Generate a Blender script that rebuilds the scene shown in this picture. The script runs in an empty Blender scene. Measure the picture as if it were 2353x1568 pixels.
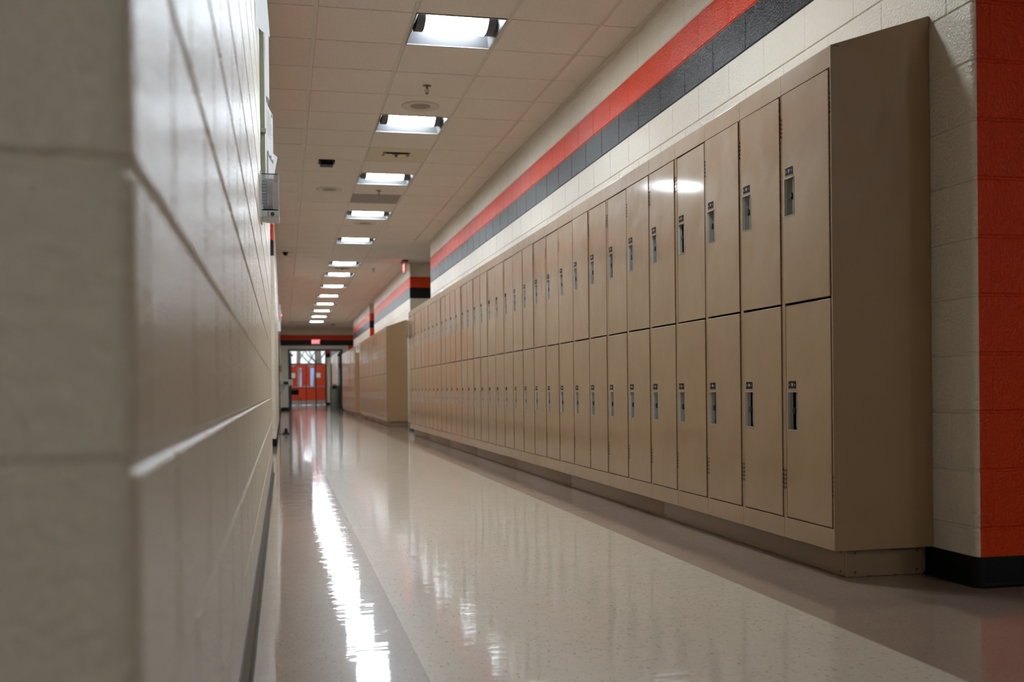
import bpy, bmesh, math, random
from mathutils import Vector, Matrix
random.seed(7)
S = bpy.context.scene
COL = S.collection

# ------------------------------------------------------------------ camera
cam_d = bpy.data.cameras.new('camera'); cam = bpy.data.objects.new('camera', cam_d); COL.objects.link(cam)
R_ = Vector((0.97641281, -0.21564722, -0.0106913)); U_ = Vector((0.01148281, 0.00241784, 0.99993115)); F_ = Vector((0.21560652, 0.97646835, -0.00483705))
m3 = Matrix((R_, U_, -F_)).transposed()
cam.matrix_world = Matrix.Translation((0, 0, 0.69766)) @ m3.to_4x4()
cam_d.sensor_width = 36.0; cam_d.lens = 2378.28 / 2353 * 36.0
cam_d.shift_y = (906.05 - 784.0) / 2353.0
cam_d.clip_start = 0.02; cam_d.clip_end = 300
cam_d.dof.use_dof = True; cam_d.dof.focus_distance = 4.8; cam_d.dof.aperture_fstop = 3.4
S.camera = cam

# ------------------------------------------------------------------ world, sun, exposure
W = bpy.data.worlds.new('world'); S.world = W; W.use_nodes = True
wn = W.node_tree; wn.nodes.clear()
sky = wn.nodes.new('ShaderNodeTexSky'); sky.sky_type = 'NISHITA'; sky.sun_disc = False
sky.sun_elevation = math.radians(32); sky.sun_rotation = math.radians(200)
bg = wn.nodes.new('ShaderNodeBackground'); bg.inputs['Strength'].default_value = .16
wo = wn.nodes.new('ShaderNodeOutputWorld')
wn.links.new(sky.outputs[0], bg.inputs[0]); wn.links.new(bg.outputs[0], wo.inputs[0])
sun_d = bpy.data.lights.new('sun', 'SUN'); sun_d.energy = .5; sun_d.angle = 0.01; sun_d.color = (1, .95, .86)
sun = bpy.data.objects.new('sun', sun_d); COL.objects.link(sun); sun.rotation_euler = (math.radians(52), 0, math.radians(25))
LENS_EMISSION = 30.0
S.view_settings.view_transform = 'Standard'; S.view_settings.look = 'None'
S.view_settings.gamma = 1.0; S.view_settings.use_curve_mapping = False
S.view_settings.exposure = 1.68
S.cycles.max_bounces = 7; S.cycles.diffuse_bounces = 4; S.cycles.glossy_bounces = 3; S.cycles.transmission_bounces = 6
S.cycles.use_adaptive_sampling = True; S.cycles.adaptive_threshold = 0.08; S.cycles.adaptive_min_samples = 16
S.cycles.transparent_max_bounces = 12; S.cycles.sample_clamp_indirect = 6.0
S.cycles.use_denoising = True

# ------------------------------------------------------------------ measures (metres, floor z = 0)
CZ = 3.072            # ceiling tile face
T = 0.6096; GX = 0.8336; GY = 6.494
XL = -0.096           # left wall plane
XR = 2.314            # right wall plane
XF = 1.917            # locker fronts
COURSE = 0.2007
YE = 39.5             # end wall
B_BOT, B_MID, B_TOP = 12 * COURSE, 13 * COURSE, 14 * COURSE

# ------------------------------------------------------------------ materials
def nmat(name):
    m = bpy.data.materials.new(name); m.use_nodes = True
    nt = m.node_tree; b = nt.nodes['Principled BSDF']
    return m, nt, b
def N(nt, t, **kw):
    n = nt.nodes.new(t)
    for k, v in kw.items():
        if k.startswith('_'): setattr(n, k[1:], v)
        else: n.inputs[k].default_value = v
    return n
def simple(name, col, rough=.5, metal=0., spec=.5, coat=0., coatr=.1, emit=None, es=0.):
    m, nt, b = nmat(name)
    b.inputs['Base Color'].default_value = (*col, 1); b.inputs['Roughness'].default_value = rough
    b.inputs['Metallic'].default_value = metal; b.inputs['Specular IOR Level'].default_value = spec
    b.inputs['Coat Weight'].default_value = coat; b.inputs['Coat Roughness'].default_value = coatr
    if emit: b.inputs['Emission Color'].default_value = (*emit, 1); b.inputs['Emission Strength'].default_value = es
    return m
def mapped(nt, scale=(1, 1, 1), kind='Object'):
    tc = nt.nodes.new('ShaderNodeTexCoord'); mp = N(nt, 'ShaderNodeMapping'); mp.inputs['Scale'].default_value = scale
    nt.links.new(tc.outputs[kind], mp.inputs['Vector']); return mp.outputs['Vector']
def noise(nt, vec, scale, detail=3., rough=.5):
    n = N(nt, 'ShaderNodeTexNoise', Scale=scale, Detail=detail, Roughness=rough); nt.links.new(vec, n.inputs['Vector']); return n.outputs['Fac']
def ramp(nt, fac, stops):
    r = nt.nodes.new('ShaderNodeValToRGB'); e = r.color_ramp.elements
    while len(e) < len(stops): e.new(.5)
    for el, (p, c) in zip(e, stops): el.position = p; el.color = (*c, 1) if len(c) == 3 else c
    nt.links.new(fac, r.inputs[0]); return r.outputs[0]
def bump(nt, b, hs, prev=None):
    for h, strength, dist in hs:
        n = N(nt, 'ShaderNodeBump', Strength=strength, Distance=dist); nt.links.new(h, n.inputs['Height'])
        if prev: nt.links.new(prev, n.inputs['Normal'])
        prev = n.outputs['Normal']
    nt.links.new(prev, b.inputs['Normal']); return prev
def mixc(nt, fac, a, c, mode='MIX'):
    n = nt.nodes.new('ShaderNodeMix'); n.data_type = 'RGBA'; n.blend_type = mode
    for sock, v in ((n.inputs[0], fac), (n.inputs[6], a), (n.inputs[7], c)):
        if isinstance(v, bpy.types.NodeSocket): nt.links.new(v, sock)
        elif isinstance(v, (int, float)): sock.default_value = v
        else: sock.default_value = (*v, 1)
    return n.outputs[2]

def paint(name, col, rough=.3, var=.04, spec=.5):
    """glossy block-filler paint: pores, orange peel"""
    m, nt, b = nmat(name); v = mapped(nt)
    big = noise(nt, v, 3., 3.); c = mixc(nt, big, tuple(x * (1 - var) for x in col), tuple(min(1, x * (1 + var)) for x in col))
    nt.links.new(c, b.inputs['Base Color'])
    b.inputs['Roughness'].default_value = rough; b.inputs['Specular IOR Level'].default_value = .5
    b.inputs['Coat Weight'].default_value = .0
    fine = noise(nt, v, 95., 2., .6); med = noise(nt, v, 30., 3., .6)
    pit = ramp(nt, noise(nt, v, 60., 2.), [(0., (0, 0, 0)), (.28, (0, 0, 0)), (.36, (1, 1, 1))])
    b.inputs['Specular IOR Level'].default_value = spec
    nb = bump(nt, b, [(med, .3, .004), (fine, 1., .0048), (pit, .3, .002)]); nt.links.new(nb, b.inputs['Coat Normal'])
    return m
M = {}
M['beige'] = paint('beige_block_paint', (.62, .55, .44), .29, spec=.36)
M['orange'] = paint('orange_block_paint', (.60, .040, .004), .33, spec=.2)
M['black'] = paint('black_block_paint', (.004, .004, .005), .30, spec=.2)
M['vinyl'] = simple('black_vinyl_cove', (.004, .004, .004), .5, spec=.12)
M['vinyl_old'] = simple('worn_dark_vinyl_cove', (.045, .047, .045), .35)

# locker enamel
m, nt, b = nmat('tan_locker_enamel'); v = mapped(nt)
b.inputs['Base Color'].default_value = (.33, .205, .105, 1)
b.inputs['Roughness'].default_value = .36; b.inputs['Specular IOR Level'].default_value = .35
b.inputs['Coat Weight'].default_value = .42; b.inputs['Coat Roughness'].default_value = .085
oi = nt.nodes.new('ShaderNodeObjectInfo')
tc = nt.nodes.new('ShaderNodeTexCoord'); ad = N(nt, 'ShaderNodeVectorMath', _operation='ADD')
geo = nt.nodes.new('ShaderNodeNewGeometry')
wav = noise(nt, geo.outputs['Position'], 2.6, 1.5, .4); fin = noise(nt, geo.outputs['Position'], 420., 2.)
bump(nt, b, [(wav, .6, .014), (noise(nt, geo.outputs['Position'], 8., 1.5, .5), .6, .008), (fin, .10, .0004)])
M['tan'] = m
# kick plates: same enamel, scuffed at the floor line
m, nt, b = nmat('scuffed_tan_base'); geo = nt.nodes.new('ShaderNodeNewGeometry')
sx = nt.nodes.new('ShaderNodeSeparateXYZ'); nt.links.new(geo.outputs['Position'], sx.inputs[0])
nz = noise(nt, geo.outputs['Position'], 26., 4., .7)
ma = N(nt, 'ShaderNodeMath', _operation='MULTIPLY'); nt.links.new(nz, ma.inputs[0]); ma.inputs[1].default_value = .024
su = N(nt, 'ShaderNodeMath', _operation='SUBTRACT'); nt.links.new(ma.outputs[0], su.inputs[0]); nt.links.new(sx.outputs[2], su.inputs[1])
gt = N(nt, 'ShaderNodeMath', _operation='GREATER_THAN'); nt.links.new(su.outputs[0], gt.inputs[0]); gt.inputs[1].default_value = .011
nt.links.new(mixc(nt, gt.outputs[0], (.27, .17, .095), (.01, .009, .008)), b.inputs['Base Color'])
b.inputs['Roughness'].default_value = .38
M['kick'] = m
M['dark'] = simple('dark_gap', (.003, .0025, .002), .9, spec=0.)
M['screw'] = simple('dull_screw', (.12, .085, .055), .45, .6)
M['steel'] = simple('brushed_steel_cup', (.25, .25, .23), .42, .3)
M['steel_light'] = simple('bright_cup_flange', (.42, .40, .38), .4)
M['knob'] = simple('black_lock_knob', (.004, .004, .004), .45, spec=.2)
M['plate'] = simple('black_number_plate', (.010, .007, .006), .6, spec=.12)
M['white_ink'] = simple('white_numerals', (.75, .74, .70), .5)
M['hinge'] = simple('tan_hinge_knuckles', (.22, .15, .085), .4)

# floor: waxed vinyl tiles, light field and dark borders
m, nt, b = nmat('waxed_vinyl_tile'); geo = nt.nodes.new('ShaderNodeNewGeometry'); P = geo.outputs['Position']
sx = nt.nodes.new('ShaderNodeSeparateXYZ'); nt.links.new(P, sx.inputs[0])
def cmp(op, a, val):
    n = N(nt, 'ShaderNodeMath', _operation=op); nt.links.new(a, n.inputs[0]); n.inputs[1].default_value = val; return n.outputs[0]
def mul(a, c_):
    n = N(nt, 'ShaderNodeMath', _operation='MULTIPLY'); nt.links.new(a, n.inputs[0])
    if isinstance(c_, (int, float)): n.inputs[1].default_value = c_
    else: nt.links.new(c_, n.inputs[1])
    return n.outputs[0]
field = mul(cmp('GREATER_THAN', sx.outputs[0], .335), cmp('LESS_THAN', sx.outputs[0], 1.560))
mpv = N(nt, 'ShaderNodeMapping'); mpv.inputs['Scale'].default_value = (1, 1, 1); nt.links.new(P, mpv.inputs[0])
def chips(scale, lo, hi, strx, stry, rot):
    mp = N(nt, 'ShaderNodeMapping'); mp.inputs['Scale'].default_value = (strx, stry, 1); mp.inputs['Rotation'].default_value = (0, 0, rot)
    nt.links.new(P, mp.inputs[0]); n = noise(nt, mp.outputs[0], scale, 1.5, .5)
    return ramp(nt, n, [(0., (0, 0, 0)), (lo, (0, 0, 0)), (hi, (1, 1, 1))])
c1 = chips(120., .655, .69, 1, .30, .5); c2 = chips(110., .65, .69, .30, 1, -.4); c3 = chips(130., .62, .68, 1, .35, 1.1)
cloud = noise(nt, P, 9., 4., .6)
light = mixc(nt, cloud, (.62, .535, .42), (.71, .62, .495))
light = mixc(nt, mul(c1, .75), light, (.20, .155, .115)); light = mixc(nt, mul(c2, .6), light, (.24, .19, .14)); light = mixc(nt, mul(c3, .5), light, (.68, .63, .55))
darkb = mixc(nt, cloud, (.27, .19, .145), (.35, .255, .195))
darkb = mixc(nt, mul(c1, .6), darkb, (.42, .35, .29)); darkb = mixc(nt, mul(c2, .5), darkb, (.38, .31, .26)); darkb = mixc(nt, mul(c3, .5), darkb, (.10, .07, .05))
colr = mixc(nt, field, darkb, light)
br = N(nt, 'ShaderNodeTexBrick', Scale=1.0); br.offset = 0.; br.inputs['Brick Width'].default_value = .3048; br.inputs['Row Height'].default_value = .3048
br.inputs['Mortar Size'].default_value = .0007; br.inputs['Mortar Smooth'].default_value = .2; br.inputs['Bias'].default_value = 0
mpb = N(nt, 'ShaderNodeMapping'); mpb.inputs['Location'].default_value = (-.0302, .1, 0); nt.links.new(P, mpb.inputs[0]); nt.links.new(mpb.outputs[0], br.inputs[0])
colr = mixc(nt, mul(br.outputs['Fac'], .16), colr, (.10, .075, .06))
nt.links.new(colr, b.inputs['Base Color'])
b.inputs['Specular IOR Level'].default_value = .15; b.inputs['Coat Weight'].default_value = 1.; b.inputs['Coat Roughness'].default_value = .045; b.inputs['Coat IOR'].default_value = 1.5
b.inputs['Roughness'].default_value = .34
mpw = N(nt, 'ShaderNodeMapping'); mpw.inputs['Scale'].default_value = (.9, 3.2, 1); nt.links.new(P, mpw.inputs[0])
w1 = noise(nt, mpw.outputs[0], 3.4, 2., .55)
mpx = N(nt, 'ShaderNodeMapping'); mpx.inputs['Scale'].default_value = (.28, 3.0, 1); nt.links.new(P, mpx.inputs[0])
w2 = noise(nt, mpx.outputs[0], 17., 2., .6)
nb = bump(nt, b, [(w1, 1., .0007), (w2, 1., .00032)])
nt.links.new(nb, b.inputs['Coat Normal'])
M['floor'] = m

# ceiling tile: fissured mineral board
m, nt, b = nmat('fissured_ceiling_tile'); v = mapped(nt)
n1 = noise(nt, v, 140., 3., .65); n2 = noise(nt, v, 1.3, 2.)
base = mixc(nt, n2, (.64, .585, .53), (.70, .64, .585))
nt.links.new(mixc(nt, ramp(nt, n1, [(0., (0, 0, 0)), (.56, (0, 0, 0)), (.68, (1, 1, 1))]), base, (.46, .40, .35)), b.inputs['Base Color'])
b.inputs['Roughness'].default_value = .9; b.inputs['Specular IOR Level'].default_value = .2
bump(nt, b, [(n1, .4, .0018)])
M['tile'] = m
M['tee'] = simple('ceiling_tee', (.55, .50, .42), .45)
M['tile_grey'] = simple('grey_return_grille', (.26, .24, .23), .7)
M['white_metal'] = simple('white_enamel', (.74, .74, .76), .35)
M['perf'] = simple('grey_perforated_basket', (.075, .075, .08), .6)
M['reflector'] = simple('grey_lamp_reflector', (.11, .11, .115), .6)
M['lamp_rim'] = simple('lamp_rim', (.28, .28, .28), .5)
M['lens'] = simple('glowing_lamp_lens', (.9, .9, .9), .5, emit=(.82, .925, 1.), es=LENS_EMISSION)
M['off_lens'] = simple('lamp_lens', (.8, .8, .82), .5)
M['speaker'] = simple('speaker_ring', (.50, .45, .39), .5)
M['speaker_in'] = simple('speaker_grille', (.27, .23, .19), .7)
M['brass'] = simple('dull_brass', (.16, .12, .07), .4, .8)
M['stain'] = simple('yellowed_tile', (.58, .52, .40), .85)
M['blackp'] = simple('black_plastic', (.004, .004, .004), .5, spec=.2)
M['frame'] = simple('black_door_frame', (.006, .006, .006), .4)
M['red'] = simple('orange_red_door_enamel', (.70, .055, .006), .42)
M['alu'] = simple('brushed_aluminium', (.42, .42, .40), .4, .7)
M['paper'] = simple('white_paper', (.80, .81, .83), .7)
M['ink'] = simple('grey_print', (.25, .27, .30), .7)
M['green_ink'] = simple('dark_green_print', (.03, .12, .10), .6)
M['pale_green'] = simple('pale_green_frame', (.34, .36, .25), .35)
M['grey_pl'] = simple('grey_plastic', (.26, .27, .25), .45)
M['cover_grey'] = simple('translucent_grey_plastic', (.44, .45, .47), .25)
M['can'] = simple('grey_green_bin', (.27, .30, .22), .5)
M['pink'] = simple('rosy_exit_panel', (.78, .36, .30), .3)
M['exit_red'] = simple('glowing_red_letters', (.9, .1, .1), .4, emit=(1., .10, .12), es=2.2)
M['exit_body'] = simple('exit_sign_housing', (.68, .60, .56), .5)
M['grass'] = simple('winter_grass', (.16, .17, .09), .9)
M['bark'] = simple('tree_bark', (.10, .08, .06), .9)
M['facade'] = simple('pale_building_facade', (.55, .57, .60), .8)
M['facade_glass'] = simple('blue_building_glass', (.10, .20, .36), .15)
M['chairm'] = simple('chair_frame', (.22, .13, .06), .4, .5)
m, nt, b = nmat('clear_acrylic'); b.inputs['Base Color'].default_value = (.93, .94, .97, 1); b.inputs['Roughness'].default_value = .05
b.inputs['Transmission Weight'].default_value = .93; b.inputs['IOR'].default_value = 1.2; M['clear'] = m
m, nt, b = nmat('window_glass'); nt.nodes.remove(b)
tr = nt.nodes.new('ShaderNodeBsdfTransparent'); tr.inputs[0].default_value = (.93, .95, .95, 1); gl = N(nt, 'ShaderNodeBsdfGlossy', Roughness=.02)
mx = nt.nodes.new('ShaderNodeMixShader'); fr = N(nt, 'ShaderNodeFresnel', IOR=1.45)
nt.links.new(fr.outputs[0], mx.inputs[0]); nt.links.new(tr.outputs[0], mx.inputs[1]); nt.links.new(gl.outputs[0], mx.inputs[2])
nt.links.new(mx.outputs[0], nt.nodes['Material Output'].inputs[0]); M['glass'] = m

# ------------------------------------------------------------------ mesh helpers
class MB:
    def __init__(s): s.v = []; s.f = []; s.mi = []; s.sm = []; s.mats = []
    def _m(s, m):
        if m not in s.mats: s.mats.append(m)
        return s.mats.index(m)
    def add(s, vs, fs, m, smooth=False):
        o = len(s.v); s.v += [tuple(x) for x in vs]; k = s._m(m)
        for f in fs: s.f.append([i + o for i in f]); s.mi.append(k); s.sm.append(smooth)
        return s
    def box(s, x0, x1, y0, y1, z0, z1, m, bev=0., skip=''):
        if bev > 0:
            bm = bmesh.new(); bmesh.ops.create_cube(bm, size=1)
            for v in bm.verts: v.co = ((x0 + x1) / 2 + v.co.x * (x1 - x0), (y0 + y1) / 2 + v.co.y * (y1 - y0), (z0 + z1) / 2 + v.co.z * (z1 - z0))
            bmesh.ops.bevel(bm, geom=bm.edges[:], offset=bev, segments=2, affect='EDGES', profile=.6)
            bm.verts.index_update(); s.add([v.co for v in bm.verts], [[v.index for v in f.verts] for f in bm.faces], m); bm.free(); return s
        vs = [(x, y, z) for x in (x0, x1) for y in (y0, y1) for z in (z0, z1)]
        fs = {'x': [0, 1, 3, 2], 'X': [4, 6, 7, 5], 'y': [0, 4, 5, 1], 'Y': [2, 3, 7, 6], 'z': [0, 2, 6, 4], 'Z': [1, 5, 7, 3]}
        return s.add(vs, [f for k, f in fs.items() if k not in skip], m)
    def lathe(s, c, prof, m, axis='z', n=28, caps=True):
        """prof: (radius, height) pairs along axis from c"""
        vs = []; fs = []
        for r, h in prof:
            for i in range(n):
                a = 2 * math.pi * i / n; p = (r * math.cos(a), r * math.sin(a), h)
                if axis == 'x': p = (p[2], p[0], p[1])
                if axis == 'y': p = (p[1], p[2], p[0])
                vs.append((c[0] + p[0], c[1] + p[1], c[2] + p[2]))
        for j in range(len(prof) - 1):
            for i in range(n): fs.append([j * n + i, j * n + (i + 1) % n, (j + 1) * n + (i + 1) % n, (j + 1) * n + i])
        if caps: fs.append(list(range(n))[::-1]); fs.append([(len(prof) - 1) * n + i for i in range(n)])
        return s.add(vs, fs, m, True)
    def tube(s, pts, r, m, n=8):
        pts = [Vector(p) for p in pts]; vs = []; fs = []
        for k, p in enumerate(pts):
            d = (pts[min(k + 1, len(pts) - 1)] - pts[max(k - 1, 0)]).normalized()
            a = d.orthogonal().normalized(); a = (Vector((0, 0, 1)).cross(d) if abs(d.z) < .9 else Vector((1, 0, 0)).cross(d)).normalized(); b2 = d.cross(a)
            for i in range(n):
                t = 2 * math.pi * i / n; vs.append(p + (a * math.cos(t) + b2 * math.sin(t)) * r)
        for k in range(len(pts) - 1):
            for i in range(n): fs.append([k * n + i, k * n + (i + 1) % n, (k + 1) * n + (i + 1) % n, (k + 1) * n + i])
        fs.append(list(range(n))[::-1]); fs.append([(len(pts) - 1) * n + i for i in range(n)])
        return s.add(vs, fs, m, True)
    def build(s, name, parent=None, loc=None, kind=None):
        me = bpy.data.meshes.new(name); me.from_pydata(s.v, [], s.f)
        for m in s.mats: me.materials.append(m)
        me.polygons.foreach_set('material_index', s.mi); me.polygons.foreach_set('use_smooth', s.sm); me.validate(); me.update()
        if any(s.sm):
            try: me.set_sharp_from_angle(angle=math.radians(40))
            except Exception: pass
        o = bpy.data.objects.new(name, me); COL.objects.link(o)
        if parent: o.parent = parent
        if loc: o.location = loc
        if kind: o['kind'] = kind
        return o
def tag(o, label, cat, group=None, kind=None):
    o['label'] = label; o['category'] = cat
    if group: o['group'] = group
    if kind: o['kind'] = kind
    return o
def thing(name, loc, label, cat, group=None, rz=0.):
    o = bpy.data.objects.new(name, None); COL.objects.link(o); o.location = loc; o.rotation_euler = (0, 0, rz); o.empty_display_size = .1
    return tag(o, label, cat, group)
def copy_tree(o, parent=None):
    c = o.copy(); COL.objects.link(c)
    if parent: c.parent = parent
    for ch in list(o.children): copy_tree(ch, c)
    return c
def text_mesh(txt, size, mat, extrude=.0002):
    cu = bpy.data.curves.new('t', 'FONT'); cu.body = txt; cu.size = size; cu.align_x = 'CENTER'; cu.align_y = 'CENTER'; cu.extrude = extrude
    ob = bpy.data.objects.new('t', cu); COL.objects.link(ob)
    dg = bpy.context.evaluated_depsgraph_get(); me = bpy.data.meshes.new_from_object(ob.evaluated_get(dg))
    bpy.data.objects.remove(ob); me.materials.clear(); me.materials.append(mat); return me

# ------------------------------------------------------------------ block walls: real courses, raked joints, bullnose corners
def path_eval(path, s):
    """path: list of ('L',p0,p1) / ('A',centre,r,a0,a1); returns point, outward normal (towards the room)"""
    for seg in path:
        L = seg[-1]
        if s <= L + 1e-9 or seg is path[-1]:
            t = max(0., min(1., s / L))
            if seg[0] == 'L':
                p0, p1 = seg[1], seg[2]; d = ((p1[0] - p0[0]) / L, (p1[1] - p0[1]) / L)
                return (p0[0] + (p1[0] - p0[0]) * t, p0[1] + (p1[1] - p0[1]) * t), (d[1], -d[0])
            c, r, a0, a1 = seg[1:5]; a = a0 + (a1 - a0) * t
            return (c[0] + r * math.cos(a), c[1] + r * math.sin(a)), (math.cos(a), math.sin(a))
        s -= L
def Lseg(p0, p1): return ('L', p0, p1, math.dist(p0, p1))
def Aseg(c, r, a0, a1): return ('A', c, r, math.radians(a0), math.radians(a1), abs(math.radians(a1 - a0)) * r)
def block_wall(name, path, z_off=0., top=CZ + .02, colour=None, phase=0., z0=0.):
    """colour(course_z_mid, s) -> material.  Normal points to the right-hand side of travel."""
    mb = MB(); tot = sum(p[-1] for p in path); g1, g2, d = .0034, .0078, .0044
    arcs = []; acc = 0.; brk = []
    for p in path:
        if p[0] == 'A': arcs += [acc + p[-1] * k / 6 for k in range(7)]
        brk += [acc, acc + p[-1]]; acc += p[-1]
    k = 0; z = z_off - (COURSE if z_off > 0 else 0)
    while z < top:
        zb, zt = z, z + COURSE; row = k; z = zt; k += 1
        if zt <= z0: continue
        zs = [(zb, d), (zb + g1, d), (zb + g2, 0), (zt - g2, 0), (zt - g1, d), (zt, d)]
        off = phase + (.2032 if row % 2 else 0.); ss = {}
        for q in arcs + brk: ss[round(q, 5)] = 0.
        j = off - .4064 * math.ceil((off + .4) / .4064)
        while j < tot + .4:
            near_arc = any(abs(j - a) < .03 for a in arcs)
            if not near_arc:
                for o_, dd in ((-g2, 0), (-g1, d * .5), (g1, d * .5), (g2, 0)):
                    q = j + o_
                    if 0 < q < tot: ss[round(q, 5)] = dd
            j += .4064
        sl = sorted(ss.items()); vs = []; nz = len(zs)
        for s_, ds in sl:
            (px, py), (nx, ny) = path_eval(path, s_)
            for zz, dz in zs:
                dd = max(ds, dz); vs.append((px - nx * dd, py - ny * dd, min(max(zz, z0), top)))
        byc = {}
        for i in range(len(sl) - 1):
            smid = (sl[i][0] + sl[i + 1][0]) / 2; mt = colour((zb + zt) / 2, smid) if colour else M['beige']
            for q in range(nz - 1): byc.setdefault(mt.name, (mt, []))[1].append([i * nz + q, (i + 1) * nz + q, (i + 1) * nz + q + 1, i * nz + q + 1])
        for mt, fs in byc.values(): mb.add(vs, fs, mt)
    return mb.build(name, kind='structure')
def bands(zm, s):
    if B_BOT < zm < B_MID: return M['black']
    if B_MID < zm < B_TOP: return M['orange']
    return M['beige']
r = .025
# left wall: travel so that its right-hand side faces the corridor (+X): go +Y ... (d=(0,1) -> n=(1,0))
LOFF = .6496 - 3 * COURSE
block_wall('wall_left', [Lseg((-3.8, .722), (XL - r, .722)), Aseg((XL - r, .722 + r), r, -90, 0), Lseg((XL, .722 + r), (XL, 9.10 - r)),
                         Aseg((XL - r, 9.10 - r), r, 0, 90), Lseg((XL - r, 9.10), (-3.8, 9.10))], z_off=LOFF, colour=lambda z, s: bands(z - LOFF + .0, s), phase=.11)
block_wall('wall_left', [Lseg((-3.8, 13.36), (XL - r, 13.36)), Aseg((XL - r, 13.36 + r), r, -90, 0), Lseg((XL, 13.36 + r), (XL, YE))], colour=bands, phase=.2)
# right walls travel in -Y (n = (-1,0))
def right_near(z, s):
    if s > 13.43: return M['orange']
    return bands(z, s)
Y1a, Y1b = 3.112, 16.45
block_wall('wall_right', [Lseg((4.6, Y1b), (XR + r, Y1b)), Aseg((XR + r, Y1b - r), r, 90, 180), Lseg((XR, Y1b - r), (XR, Y1a + r)),
                          Aseg((XR + r, Y1a + r), r, 180, 270), Lseg((XR + r, Y1a), (6.0, Y1a))],
           colour=lambda z, s: M['orange'] if s > (4.6 - XR - r) + (Y1b - Y1a - 2 * r) + .0393 + .024 else bands(z, s), phase=.0245)
Y2a, Y2b = 19.20, 26.95
block_wall('wall_right', [Lseg((3.3, Y2b), (XR + r, Y2b)), Aseg((XR + r, Y2b - r), r, 90, 180), Lseg((XR, Y2b - r), (XR, Y2a + r)),
                          Aseg((XR + r, Y2a + r), r, 180, 270), Lseg((XR + r, Y2a), (4.6, Y2a))], colour=bands, phase=.15)
Y3a, Y3b = 28.40, 35.10
def third(z, s):
    bb = bands(z, s)
    return M['orange'] if (s > 8. and z < B_BOT) else bb
block_wall('wall_right', [Lseg((3.3, Y3b), (XR + r, Y3b)), Aseg((XR + r, Y3b - r), r, 90, 180), Lseg((XR, Y3b - r), (XR, Y3a + r)),
                          Aseg((XR + r, Y3a + r), r, 180, 270), Lseg((XR + r, Y3a), (3.3, Y3a))],
           colour=lambda z, s: M['orange'] if (s > (3.3 - XR - r) + 6.65 + .06 and z < B_BOT) else bands(z, s), phase=.05)
# end wall with the portal opening (X .19 .. 2.195, to z 2.272)
PX0, PX1, PZ = .188, 2.196, 2.272
block_wall('wall_end', [Lseg((-.12, YE), (PX0, YE))], colour=bands)
block_wall('wall_end', [Lseg((PX1, YE), (3.3, YE))], colour=lambda z, s: M['orange'] if (z < B_BOT and s > .24) else bands(z, s))
block_wall('wall_end', [Lseg((PX0, YE), (PX1, YE))], colour=bands, z0=PZ)
# vestibule beyond
YD = 53.5
block_wall('wall_vestibule', [Lseg((-.10, YE + .2), (-.10, YD))], colour=bands)
block_wall('wall_vestibule', [Lseg((2.34, YD), (2.34, YE + .2))], colour=bands, phase=.12)
block_wall('wall_vestibule', [Lseg((2.13, YD), (2.34, YD))], colour=bands)
block_wall('wall_vestibule', [Lseg((-.10, YD), (.16, YD))], colour=bands)
block_wall('wall_vestibule', [Lseg((.16, YD), (2.13, YD))], colour=bands, z0=2.80)
# closing walls that only reflections and bounced light meet
def plain(name, x0, x1, y0, y1, z0=0., z1=CZ + .1, m='beige'):
    MB().box(x0, x1, y0, y1, z0, z1, M[m]).build(name, kind='structure')
plain('wall_back', -4.0, 6.2, -6.2, -6.0)
plain('wall_west', -4.0, -3.8, -6.0, .72); plain('wall_east', 6.0, 6.2, -6.0, 3.11)
plain('wall_alcove_west', -4.0, -3.8, 9.1, 13.36); plain('wall_alcove_east', 4.6, 4.8, 16.45, 19.2)
plain('wall_recess', 3.3, 3.4, 26.95, 28.4); plain('wall_recess', 3.3, 3.4, 35.1, 39.5)
plain('wall_recess', 2.42, 2.52, 39.7, YD); plain('wall_recess', -.25, -.15, 39.7, YD)

# baseboards (black vinyl cove)
def cove(name, pts, m, h=.104, t=.006):
    """pts: polyline with the room on the right-hand side of travel"""
    mb = MB(); P_ = [Vector((p[0], p[1])) for p in pts]; offs = []
    prof = [(0., h), (t * .7, h), (t, h - .004), (t, .018), (t + .003, .008), (t + .010, .001), (t + .012, 0.)]
    for i, p in enumerate(P_):
        d0 = (p - P_[i - 1]).normalized() if i else None; d1 = (P_[i + 1] - p).normalized() if i < len(P_) - 1 else None
        n0 = Vector((d0.y, -d0.x)) if d0 else None; n1 = Vector((d1.y, -d1.x)) if d1 else None
        n = ((n0 or n1) + (n1 or n0)).normalized(); c = n.dot(n1 or n0); offs.append(n / max(c, .3))
    vs = [(p.x + o.x * q, p.y + o.y * q, z) for p, o in zip(P_, offs) for q, z in prof]; n = len(prof)
    fs = [[i * n + q, i * n + q + 1, (i + 1) * n + q + 1, (i + 1) * n + q] for i in range(len(P_) - 1) for q in range(n - 1)]
    mb.add(vs, fs, m, True); return mb.build(name, kind='structure')
def arc(c, rr, a0, a1, k=5): return [(c[0] + rr * math.cos(math.radians(a0 + (a1 - a0) * i / k)), c[1] + rr * math.sin(math.radians(a0 + (a1 - a0) * i / k))) for i in range(k + 1)]
cove('baseboard_left', [(-3.8, .722)] + arc((XL - r, .722 + r), r, -90, 0) + arc((XL - r, 9.1 - r), r, 0, 90) + [(-3.8, 9.1)], M['vinyl_old'])
cove('baseboard_left', [(-3.8, 13.36)] + arc((XL - r, 13.36 + r), r, -90, 0) + [(XL, YE)], M['vinyl'])
cove('baseboard_right', [(XR, Y1a + .292)] + arc((XR + r, Y1a + r), r, 180, 270) + [(6., Y1a)], M['vinyl'])
cove('baseboard_right', [(4.6, Y1b)] + arc((XR + r, Y1b - r), r, 90, 180) + [(XR, 16.13)], M['vinyl'])
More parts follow.
